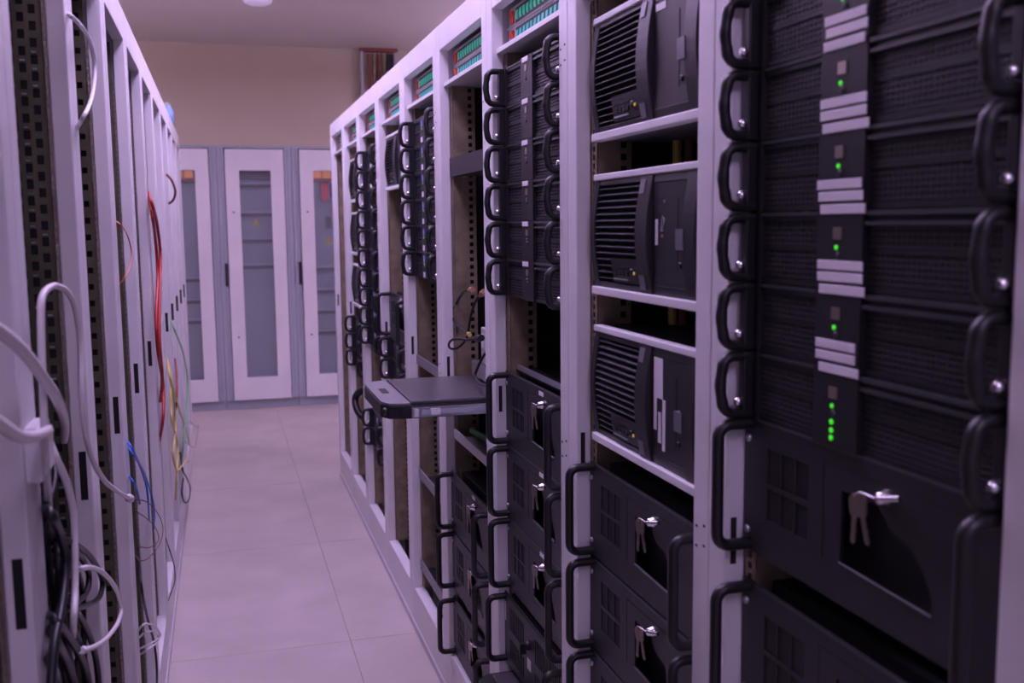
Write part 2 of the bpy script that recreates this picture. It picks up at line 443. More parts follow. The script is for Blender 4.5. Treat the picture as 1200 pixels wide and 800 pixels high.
def make_chassis(H=.189):
    t = thing('industrial_chassis'); e = .0012; H2 = H-e
    box(-.222, .222, .03, .46, .001, H2-.001).build('case', 'panel', t)
    holes = []
    for zc in ((.055,.098), (.105,.152)):
        for k in range(3):
            x = -.19+.0335*k; holes.append([(x,zc[0]),(x+.029,zc[0]),(x+.029,zc[1]),(x,zc[1])])
    win = [(-.024,.05),(.137,.045),(.137,.062),(.120,.088),(.100,.110),(.066,.116),(.045,.138),(-.024,.138)]
    MB().plate([(-HW+.002,0),(HW-.002,0),(HW-.002,H2),(-HW+.002,H2)], holes+[win], 0, .004).build('front_panel', 'panel', t)
    f = MB()
    for hl in holes:
        x0, x1, z0, z1 = hl[0][0], hl[1][0], hl[0][1], hl[2][1]
        for k in range(6): f.box(x0+.0004+.005*k, x0+.0038+.005*k, .0018, .0035, z0-.0, z1+.0)
    f.build('vent_slats', 'panel', t)
    # folded rim around the window and door seam
    rim = MB()
    for (a, b) in ((0,1),):
        p, q = win[a], win[b]; rim.tube([(p[0],-.0005,p[1]),(q[0],-.0005,q[1])], .0022, 6)
    rim.build('window_sill', 'slat', t)
    box(-.061, -.0598, -.0006, .0002, .045, .165).build('door_seam', 'dark', t)
    box(-.060, .20, -.0006, .0002, .1645, .1655).build('door_seam', 'dark', t)
    box(-.215, .215, -.0012, .004, H2-.004, H2-.0005).build('top_edge', 'slat', t)  # lighter grey paints the highlight on the upper edge
    lk = MB().lathe([(.0095,0),(.0095,.006),(.007,.009),(.0065,.014),(.004,.015)], 14, 'y', (.062, 0, .152)).build('lock', 'chrome', t)
    MB().tube([(.062,-.014,.152),(.088,-.006,.158)], .0035, 8).build('hasp', 'chrome', lk)
    kb = MB().tube([(.058,-.014,.151),(.04,-.020,.154),(.024,-.016,.148),(.02,-.013,.142)], .0014, 6).build('key_ring', 'chrome', lk)
    def key(x, z, rot):
        k = MB().plate([(-.009,-.002),(-.006,-.018),(-.0025,-.022),(-.0025,-.05),(.001,-.053),(.0035,-.05),(.003,-.04),(.0045,-.037),(.003,-.034),(.0035,-.022),(.007,-.018),(.010,-.002),(.006,.005),(-.005,.005)], [[(-.002,-.003),(.002,-.003),(.002,.001),(-.002,.001)]], -.001, .001)
        o = k.build('key', 'brass', lk, 0, (x, -.012, z)); o.rotation_euler = (0, rot, .25)
    key(.020, .141, .05); key(.027, .143, -.25)
    box(.028, .062, -.0008, .0004, H2-.018, H2-.008).build('paper_label', 'label', t)
    add_handles(t, .0095, H2-.0095, .05, .0082, .018)
    for sg in (-1, 1):
        for z in (.03, H2-.03): MB().lathe([(.005,0),(.006,.003),(.003,.005)], 10, 'y', (sg*.2375+(-sg*.0), 0, z)).build('panel_screw', 'silver', t)
    return t
def make_louvred(H=.226):
    """rack server with bulging louvred bezel between pale cover and tray"""
    t = thing('louvred_server'); B0, B1 = .016, H-.013; N = 12
    def yf(z): return .001 - .012*math.sin(PI*max(0,min(1,(z-B0)/(B1-B0))))
    def strip(mb, u0, u1, z0, z1, off=0., back=.02, n=N):
        vs = []
        for k in range(n+1):
            z = z0+(z1-z0)*k/n; y = yf(z)+off
            vs += [(u0,y,z),(u1,y,z),(u1,back,z),(u0,back,z)]
        fs = []
        for k in range(n):
            a = 4*k
            fs += [(a,a+1,a+5,a+4),(a+1,a+2,a+6,a+5),(a+2,a+3,a+7,a+6),(a+3,a,a+4,a+7)]
        fs += [(3,2,1,0),(4*n,4*n+1,4*n+2,4*n+3)]
        return mb.add(vs, fs)
    box(-.222, .222, .022, .55, B0, B1).build('case', 'paint2', t)
    box(-.2215, .2215, -.004, .016, H-.0128, H-.001).build('top_lip', 'paint', t, .002); box(-.2215, .2215, .0162, .55, H-.0128, H-.002).build('top_cover', 'panel', t)
    box(-.2215, .2215, -.008, .014, .001, .0158).build('bottom_lip', 'paint', t, .002); box(-.2215, .2215, .0142, .55, .003, .0158).build('bottom_tray', 'grip', t)  # tray sheet coloured darker than its lip for the shaded underside
    b = MB()
    strip(b, -.221, -.199, B0, B1); strip(b, 0.0, .048, B0, B1, -.003); strip(b, .178, .221, B0, B1, -.002)
    strip(b, -.199, 0, B0, B0+.010, 0, .02, 3); strip(b, -.199, 0, B1-.010, B1, 0, .02, 3)
    strip(b, .048, .178, B0, B0+.016, 0, .02, 3); strip(b, .048, .178, B1-.014, B1, 0, .02, 3)
    bo = b.build('bezel', 'bezel', t, .0015)
    back = MB(); strip(back, -.199, 0, B0+.0101, B1-.0101, .016, .021); back.build('intake', 'dark', t)
    nsl = 15
    for k in range(nsl):
        z = B0+.018+(B1-B0-.034)*k/(nsl-1)
        u1 = -.0005 if k > 3 else -.125
        MB().add([(-.1985,yf(z)+.002,z-.0016),(u1,yf(z)+.002,z-.0016),(u1,yf(z)+.013,z+.0028),(-.1985,yf(z)+.013,z+.0028),
                  (-.1985,yf(z)+.002,z+.0002),(u1,yf(z)+.002,z+.0002),(u1,yf(z)+.013,z+.0042),(-.1985,yf(z)+.013,z+.0042)],
                 [(0,3,2,1),(4,5,6,7),(0,1,5,4),(1,2,6,5),(2,3,7,6),(3,0,4,7)]).build('slat', 'slat', t)
    pp = MB(); strip(pp, -.124, -.0005, B0+.0125, B0+.056, .001, .018, 4); po = pp.build('port_panel', 'bezel', t)
    y = yf(B0+.036)
    q = MB()
    for k in range(4): q.box(-.108+.016*k, -.097+.016*k, y-.0005, y+.002, B0+.026, B0+.034)
    q.box(-.112, -.046, y-.0005, y+.002, B0+.040, B0+.044); q.build('sockets', 'dark', po)
    MB().box(-.112, -.048, y-.0008, y+.002, B0+.018, B0+.0205).build('port_lip', 'silver', po)
    MB().lathe([(.006,0),(.006,.002),(.003,.003)], 12, 'y', (-.03, y, B0+.034)).build('power_button', 'black', po)
    MB().lathe([(.003,0),(.003,.0015),(.002,.002)], 10, 'y', (-.019, y, B0+.032)).build('power_led', 'amber', po)
    d = MB().box(.049, .177, -.001, .019, B0+.0165, B1-.0145); do = d.build('drive_door', 'panel', t)
    box(.140, .1425, -.0016, -.0005, B0+.04, B1-.04).build('door_groove', 'dark', do)
    MB().lathe([(.005,0),(.005,.002),(.003,.003)], 12, 'y', (.152, -.001, B0+.052)).build('door_lock', 'black', do)
    tb = MB(); strip(tb, .006, .026, B1-.030, B1-.006, -.0045, .0, 3); tb.build('bezel_tab', 'tab', bo)
    tb = MB(); strip(tb, .006, .026, B0+.006, B0+.030, -.0045, .0, 3); tb.build('bezel_tab', 'tab', bo)
    tb = MB(); zz = (B0+B1)/2-.006; strip(tb, .160, .186, zz-.016, zz+.016, -.0035, .0, 3); tb.build('bezel_tab', 'tab', bo)
    return t
def make_indicator_panel():
    t = thing('indicator_panel')
    box(-.2545, .2545, .012, .32, 0, .012).build('shelf_lip', 'paint', t, .001)
    fp = box(-.2545, .2545, .045, .05, .0122, .106).build('face_plate', 'paint', t)
    box(-.2545, .2545, .040, .045, .058, .061).build('divider', 'paint2', fp)
    for r, (z, m) in enumerate(((.020, 'teal_b'), (.066, 'teal_a'))):
        MB().prism([(.0450,z),(.0450,z+.03),(.037,z+.028),(.041,z+.015),(.041,z)][::-1], -.232, -.206, 'x').build('rocker_switch', 'redsw', t)
        lm = MB().prism([(.0449,z+.002),(.0449,z+.028),(.0425,z+.025),(.0415,z+.014),(.0425,z+.005)][::-1], -.0075, .0075, 'x').mesh('indicator_lamp')
        lm.materials.append(M[m])
        for k in range(15): link('indicator_lamp', lm, t, 0, (-.178+.0285*k, 0, 0))
        box(-.192, .24, .0435, .0449, z-.002, z+.032).build('lamp_recess', 'black', fp)
    return t

# ================================================================== PLACE THE EQUIPMENT IN THE RIGHT-HAND ROW
XP = .688          # plane of the mounting ears
def put(o, bay, z, dx=0., dy=0., rz=0.):
    o.location = (XP-dx, RY[bay]+dy, z); o.rotation_euler = (0, 0, -PI/2+rz); return o
RK = ['in the nearest right-hand rack', 'in the second right-hand rack', 'in the third right-hand rack', 'in the fourth right-hand rack', 'in the fifth right-hand rack', 'in the sixth right-hand rack', 'in the seventh right-hand rack', 'in the eighth right-hand rack', 'in the farthest right-hand rack']
proto = {}
used = set()
def inst(kind):
    if kind not in proto:
        proto[kind] = {'s2': make_server2u, 'ch': make_chassis, 'lv': make_louvred, 'ip': make_indicator_panel}[kind]()
        return proto[kind]
    return copy_tree(base[kind])
base = {}
for k, fn in (('s2', make_server2u), ('ch', make_chassis), ('lv', make_louvred), ('ip', make_indicator_panel)):
    base[k] = fn()
def new(kind): return copy_tree(base[kind])
# indicator panels under the headers
for b in range(9):
    o = new('ip'); o.location = (XR, RY[b], 1.955); o.rotation_euler = (0, 0, -PI/2)
    tag(o, 'panel of green and turquoise indicator lamps at the top of the %s right-hand rack' % (NR[b] if b < 8 else 'farthest'), 'panel', 'indicator panels above the racks')
# low servers
S2 = {0: ([1.8305, 1.738, 1.6455, 1.553, 1.4605, 1.368, 1.2755], 'three'),
      2: ([1.8255, 1.733, 1.6405, 1.548, 1.4555, 1.363], 'one'),
      4: ([1.818, 1.7255, 1.633, 1.5405, 1.448, 1.3555], 'dot'),
      5: ([.978, .8855], 'none'),
      6: ([1.800-.0925*k for k in range(10)] + [.56, .4675], 'dot'),
      7: ([.966, .8735, .781], 'none')}
for b, (zs, mode) in S2.items():
    for i, z in enumerate(zs):
        o = put(new('s2'), b, z)
        if mode != 'none': labels3(o, b*31+i*7, mode)
        n = ORD[i] if i < len(ORD) else 'lowest'
        if b == 6 and i == 11: n = 'lowest'
        if b == 6 and i == 10: n = 'next to lowest'
        lab = {0: 'black perforated server with three paper labels', 2: 'black grilled server with one small paper label', 4: 'black server with blue and green lights', 5: 'low black server with two handles', 6: 'low black server', 7: 'low black server with handles'}[b]
        tag(o, '%s, %s %s' % (lab, n if n in ('topmost','lowest','next to lowest') else n + ' from top', RK[b].replace('right-hand ', '')), 'server', 'low black servers')
        if b in (2, 5, 6, 7):
            for ch in o.children:
                if ch.name.startswith('power_led'):
                    ch.material_slots[0].link = 'OBJECT'; ch.material_slots[0].material = M['lens_off']
        if b == 0 and i == 6:
            for dz in (.018, .009, .028):
                MB().lathe([(.0032,0),(.0032,.0016),(.002,.0024)], 10, 'y', (-.040, -.005, dz+.002)).build('power_led', 'led', o)
            for ch in list(o.children):
                if ch.name.startswith('paper_label'): bpy.data.objects.remove(ch)
# chassis with lock and keys
CH = {0: [1.0885, .858, .66], 1: [.886, .694, .502, .31], 2: [.982, .7925, .603], 3: [.580, .386, .168], 5: [1.072]}
chn = {0: ['keys hanging at its cut-out window, under the labelled perforated servers', 'set below the dark gap', 'second below the dark gap'],
       1: ['topmost below the louvred servers', 'second below the louvred servers', 'third below the louvred servers', 'lowest below the louvred servers'],
       2: ['topmost of three beside the console', 'middle one of three beside the console', 'lowest of three beside the console'],
       3: ['topmost of three under the console', 'middle one of three under the console', 'lowest of three under the console'], 5: ['seen past the console']}
for b, zs in CH.items():
    for i, z in enumerate(zs):
        o = put(new('ch'), b, z, .012 if b == 3 else 0)
        if b < 2:
            for ch in list(o.children):
                if ch.name.startswith('paper_label'): bpy.data.objects.remove(ch)
        tag(o, 'dark lockable chassis, %s' % chn[b][i] + ('' if b in (2,3) or (b == 0 and i == 0) else ', ' + RK[b].replace('right-hand ', '')), 'chassis', 'dark lockable chassis')
# louvred servers
LVS = {1: [1.690, 1.4055, 1.122], 5: [1.682], 7: [1.66, 1.385, 1.115]}
for b, zs in LVS.items():
    for i, z in enumerate(zs):
        o = put(new('lv'), b, z)
        if b == 1:
            lab = ['louvred black server with one white sticker at its top, highest in the second rack', 'louvred black server with upright white sticker and emblem, middle of the second rack', 'louvred black server with several white strips, lowest in the second rack'][i]
            yb = -.0005
            if i == 0:
                box(.056, .092, -.0020, .000, .184, .195).build('paper_label', 'label', o)
            if i == 1:
                box(.058, .067, yb-.0015, yb, .098, .140).build('paper_label', 'label', o)
                em = MB().tube([(.080,-.0015,.122),(.083,-.0017,.132),(.086,-.0015,.146)], .0012, 6).tube([(.084,-.0015,.124),(.090,-.0017,.130),(.094,-.0015,.139),(.090,-.0015,.142)], .0012, 6)
                em.lathe([(.0028,0),(.0028,.001)], 10, 'y', (.092, -.001, .168)); em.box(.079, .089, -.0022, -.0005, .120, .124)
                em.build('emblem', 'silver', o)
                MB().lathe([(.0028,0),(.0028,.001)], 10, 'y', (.084, -.001, .113)).build('service_lamp', 'copper', o)
            if i == 2:
                for (x, z0, z1) in ((.057,.075,.197), (.0685,.130,.197), (.080,.130,.197), (.0745,.056,.107), (.091,.045,.130)):
                    box(x, x+.0105, yb-.0015, yb, z0, z1).build('paper_label', 'label', o)
        else:
            lab = 'louvred black server with pale cover, high in the sixth rack' if b == 5 else 'louvred black server, %s of three in the eighth rack' % ['topmost', 'middle', 'lowest'][i]
        tag(o, lab, 'server', 'louvred servers')
for k in base:
    def rm(o):
        for c in list(o.children): rm(c)
        bpy.data.objects.remove(o)
    rm(base[k])

# chassis with upright louvres at the foot of the third rack
t = thing('vented_chassis'); put(t, 2, .405, .01)
H2 = .186
holes = []
for (ua, ub) in ((-.205,-.075), (.01,.20)):
    for (za, zb) in ((.02,.075), (.098,.160)):
        n = 9 if ua < 0 else 13; w_ = (ub-ua)/n
        for k in range(n): holes.append([(ua+w_*k+.003,za),(ua+w_*(k+1)-.003,za),(ua+w_*(k+1)-.003,zb),(ua+w_*k+.003,zb)])
MB().plate([(-.25,0),(.25,0),(.25,H2),(-.25,H2)], holes, 0, .004).build('front_panel', 'panel', t)
box(-.222,.222,.012,.45,.001,H2-.001).build('case', 'black', t)
lk = MB().lathe([(.012,0),(.012,.008),(.009,.011)], 14, 'y', (-.035,0,.125)).build('lock', 'black', t)
MB().box(-.039,-.031,-.024,-.008,.105,.13).build('key', 'black', lk)
box(-.048,-.02,-.0008,.0005,.062,.09).build('paper_label', 'label', t)
box(-.245,-.236,-.0008,.0005,.11,.16).build('paper_label', 'label', t)
box(-.24,.24,-.003,.003,H2-.008,H2-.001).build('top_edge', 'black', t)
add_handles(t, .0095, H2-.0095, .05, .0082, .018)
tag(t, 'dark chassis with upright slot vents at the foot of the third rack', 'chassis')

# shelf with a pale upstand above the lockable chassis of the third rack
t = thing('rack_shelf'); put(t, 2, 1.172, 0)
box(-.225,.225,.02,.5,0,.004).build('tray', 'black', t)
box(-.225,.225,.022,.026,.004,.016).build('front_lip', 'silver', t)
box(-.19,.225,.16,.164,.004,.052).build('upstand', 'silver', t, .001)
MB().lathe([(.008,0),(.008,.004),(.004,.006)], 12, 'y', (-.15,.16,.034)).build('screw', 'chrome', t)
tag(t, 'steel shelf with upstand on the topmost lockable chassis of the third rack', 'shelf')

# blank grey unit in the fourth rack
t = thing('cable_shelf'); put(t, 3, 1.685, 0)
box(-HW+.003,HW-.003,0,.004,0,.056).build('front_panel', 'panel', t)
box(-.222,.222,.0045,.32,.001,.006).build('tray', 'panel', t)
for sg in (-1,1): MB().box(sg*.24-.004,sg*.24+.004,-.0008,.001,.02,.036).build('slot', 'dark', t)
tag(t, 'plain dark grey blank shelf hung across the fourth rack', 'shelf')

# pulled-out console drawer
t = thing('console_drawer'); put(t, 3, 1.026)
D, W2 = .292, .205
rc = .035
body = [(-W2, .30), (-W2, -D+.05), (-W2+.012, -D+.016), (-W2+.05, -D), (W2-.05, -D), (W2-.012, -D+.016), (W2, -D+.05), (W2, .30)]
cb = MB().prism(body, .004, .040).build('lower_case', 'black', t, .003)
ins = [(-W2+.004,.29), (-W2+.004,-D+.075), (W2-.004,-D+.075), (W2-.004,.29)]
MB().prism(ins, .0401, .0505).build('screen_lid', 'kvm_top', t, .003)
brow = [(-W2+.002,-D+.073), (-W2+.002,-D+.05), (-W2+.013,-D+.018), (-W2+.05,-D+.002), (W2-.05,-D+.002), (W2-.013,-D+.018), (W2-.002,-D+.05), (W2-.002,-D+.073)]
MB().prism(brow, .0401, .047).build('front_grip', 'grip', t, .002)
MB().box(-.05,.03,-D+.025,-D+.045,.0465,.0478).build('grip_slot', 'dark', t)
for sg in (-1,1):
    r = MB().box(min(sg*W2,sg*(W2+.011)), max(sg*W2,sg*(W2+.011)), -D+.075, .30, .008, .034).build('slide_rail', 'silver', t)
    s = sg*(W2+.011)
    MB().box(min(s,s+sg*.002),max(s,s+sg*.002),-D+.10,.25,.015,.027).build('rail_channel', 'cab_grey', r)
    MB().box(min(s,s+sg*.003),max(s,s+sg*.003),-D+.08,-D+.092,.011,.031).build('rail_stop', 'paint', r)
    MB().box(min(s,s+sg*.004),max(s,s+sg*.004),-D+.125,-D+.15,.014,.030).build('latch', 'paint', r)
    MB().lathe([(.012,0),(.012,.006),(.006,.009)], 14, 'y', (sg*(W2-.03), -D+.012, .022)).build('knob', 'rubber', t)
tag(t, 'dark folding console drawer pulled out into the aisle from the fourth rack', 'console')

# power adaptor block and cables in the fourth rack
t = thing('adaptor_box'); put(t, 3, 1.083)
box(-.03,.222,.035,.17,.052,.16).build('housing', 'paint2', t, .004)
box(-.17,.222,.04,.13,0,.045).build('bracket', 'silver', t, .003)
MB().tube([(-.14,.05,0),(-.09,.045,-.003)], .003, 6).build('strut', 'silver', t)
MB().box(-.02,.0,.033,.0352,.10,.14).build('paper_label', 'label', t)
tag(t, 'small grey adaptor box on a steel bracket behind the console', 'box')
def loc3(b, pts, z0): return [(XP+p[1], RY[b]-p[0], z0+p[2]) for p in pts]
def cable(name, pts, r, m, label, group=None, ends=None, cat='cable'):
    P = catmull(pts); mb = MB().tube(P, r, 8)
    if not ends:
        o = mb.build(name, m); tag(o, label, cat, group); return o
    t = thing(name, pts[0]); mb2 = MB(); mb2.v = [(v[0]-pts[0][0], v[1]-pts[0][1], v[2]-pts[0][2]) for v in mb.v]; mb2.f = mb.f; mb2.sm = mb.sm
    mb2.build('sheath', m, t)
    for (i, r1, ln, mm) in ends:
        a = Vector(P[0] if i == 0 else P[-1]); d = (a - Vector(P[3] if i == 0 else P[-4])).normalized(); a0 = a - Vector(pts[0])
        MB().tube([a0-d*.004, a0+d*ln*.3, a0+d*ln*.35, a0+d*ln], [r*1.3, r*1.5, r1, r1], 8).build('connector', mm, t)
    tag(t, label, cat, group); return t
cable('power_lead', [(0.705,2.894,1.347),(0.700,2.950,1.338),(0.698,3.023,1.305),(0.695,3.072,1.267),(0.693,3.042,1.240),(0.692,2.946,1.228),(0.692,2.860,1.221)], .0042, 'cab_black', 'black lead with copper-coloured plug curving down in the fourth rack', 'leads above the console', [(0,.009,.03,'copper'),(-1,.007,.015,'yellow')])
cable('power_lead', [(0.705,2.763,1.340),(0.700,2.793,1.324),(0.697,2.834,1.289),(0.695,2.860,1.249),(0.692,2.871,1.215),(0.685,2.897,1.190),(0.672,2.932,1.171),(0.660,2.961,1.168),(0.655,2.961,1.181),(0.660,2.935,1.197),(0.675,2.898,1.203),(0.688,2.855,1.204),(0.695,2.800,1.212)], .0038, 'cab_black', 'black lead looping out over the post above the console', 'leads above the console', [(0,.009,.03,'copper'),(-1,.010,.06,'cab_black')])
cable('power_lead', [(0.700,2.685,1.189),(0.697,2.712,1.171),(0.693,2.746,1.143),(0.690,2.776,1.109),(0.670,2.648,1.107),(0.660,2.527,1.119)], .004, 'cab_black', 'short black lead bending down onto the console lid', 'leads above the console', [(0,.007,.02,'yellow')])
# shelves of the fourth rack
for (z, dy, lab, gap) in ((.875, .05, 'pale shelf with a green cable bundle, under the console', 1), (.565-.03, .2, None, 0), (.20, .0, None, 0)):
    if lab is None: continue
    t = thing('rack_shelf'); put(t, 3, z)
    box(-.222,.222,.0021,.4,0,.004).build('tray', 'paint2', t); box(-.24,.24,-.004,.002,0,.028).build('front_lip', 'paint', t)
    tag(t, lab, 'shelf')
cable('patch_lead', [(XP+.05, RY[3]+.20, .905), (XP+.03, RY[3]+.12, .915), (XP+.045, RY[3]+.02, .912), (XP+.03, RY[3]-.1, .915), (XP+.06, RY[3]-.2, .91)], .009, 'green', 'green cable lying on the shelf below the console')
# fifth and sixth racks: shelves low down, seen through the posts
for (b, z, lab) in ((4, .60, 'pale shelf in the fifth rack level with the lock chassis'), (4, .245, 'dark tray near the foot of the fifth rack'), (4, 1.03, 'thin grey tray across the middle of the fifth rack')):
    t = thing('rack_shelf'); put(t, b, z)
    box(-.222,.222,.0021,.5,0,.004).build('tray', 'panel', t); box(-.24,.24,-.004,.002,0,.034).build('front_lip', 'grip', t)
    tag(t, lab, 'shelf')
cable('hanging_lead', [(XP+.03, RY[4]-.19, .98), (XP-.005, RY[4]-.20, .93), (XP-.012, RY[4]-.205, .84), (XP-.008, RY[4]-.21, .74), (XP+.02, RY[4]-.2, .64)], .012, 'silver', 'thick grey lead hanging down beside the fifth rack post')
cable('hanging_lead', [(XP+.12, RY[4]+.02, .40), (XP+.1, RY[4]-.05, .36), (XP+.1, RY[4]-.1, .30), (XP+.13, RY[4]-.12, .26)], .008, 'pink', 'red lead inside the foot of the fifth rack')
cable('hanging_lead', [(XP+.10, RY[4]-.12, .54), (XP+.09, RY[4]-.16, .46), (XP+.11, RY[4]-.18, .36), (XP+.1, RY[4]-.2, .29)], .010, 'blue', 'blue lead inside the foot of the fifth rack')
# vertical cable looms inside the racks
k = 0
for (b, u, y, z0, z1, c, lab) in ((1, -.175, .14, .3, 1.95, 'yellow', 'yellow loom running up inside the second rack'), (1, -.165, .16, .3, 1.95, 'brown', 'brown loom running up inside the second rack'),
        (2, -.16, .13, 1.2, 1.95, 'yellow', 'yellow loom running up inside the third rack'), (2, -.145, .16, 1.2, 1.95, 'orange', 'orange loom running up inside the third rack'),
        (3, -.12, .15, .9, 1.95, 'brown', 'brown loom running up inside the fourth rack'), (3, .10, .25, 1.2, 1.65, 'cab_grey', 'grey loom hanging behind the blank shelf'),
        (4, -.16, .13, .2, 1.3, 'brown', 'brown loom running down inside the fifth rack'), (5, -.1, .12, .2, 1.9, 'brown', 'brown loom running down inside the sixth rack'),
        (6, -.12, .12, .1, .9, 'yellow', 'yellow loom at the foot of the seventh rack'), (8, -.1, .1, .2, 1.9, 'brown', 'brown loom inside the farthest right-hand rack')):
    rr = random.Random(k); k += 1
    pts = [(XP+y+rr.uniform(-.008,.008), RY[b]-u+rr.uniform(-.008,.008), z0+(z1-z0)*i/6) for i in range(7)]
    cable('cable_loom', pts, .009, c, lab, 'looms inside the right-hand racks')
# black bundle with blue plug leaning out of the eighth rack
cable('cable_bundle', [(XP+.02, RY[7]-.18, .72), (XP-.03, RY[7]-.16, .70), (XP-.05, RY[7]-.12, .66), (XP-.045, RY[7]-.16, .60), (XP, RY[7]-.2, .55)], .018, 'cab_black', 'black cable bundle with blue plug leaning out beyond the console', None, [(0, .02, .03, 'led_blue')])
# small keyboard edge at the very bottom beside the third rack
t = thing('small_console'); put(t, 2, .345, 0)
MB().prism([(-.22,.3),(-.22,-.07),(-.19,-.1),(.19,-.1),(.22,-.07),(.22,.3)], 0, .04).build('case', 'black', t, .004)
MB().prism([(-.2,.29),(-.2,-.06),(.2,-.06),(.2,.29)], .0402, .046).build('lid', 'kvm_top', t, .002)
tag(t, 'dark console edge sticking out below the slot-vented chassis', 'console')

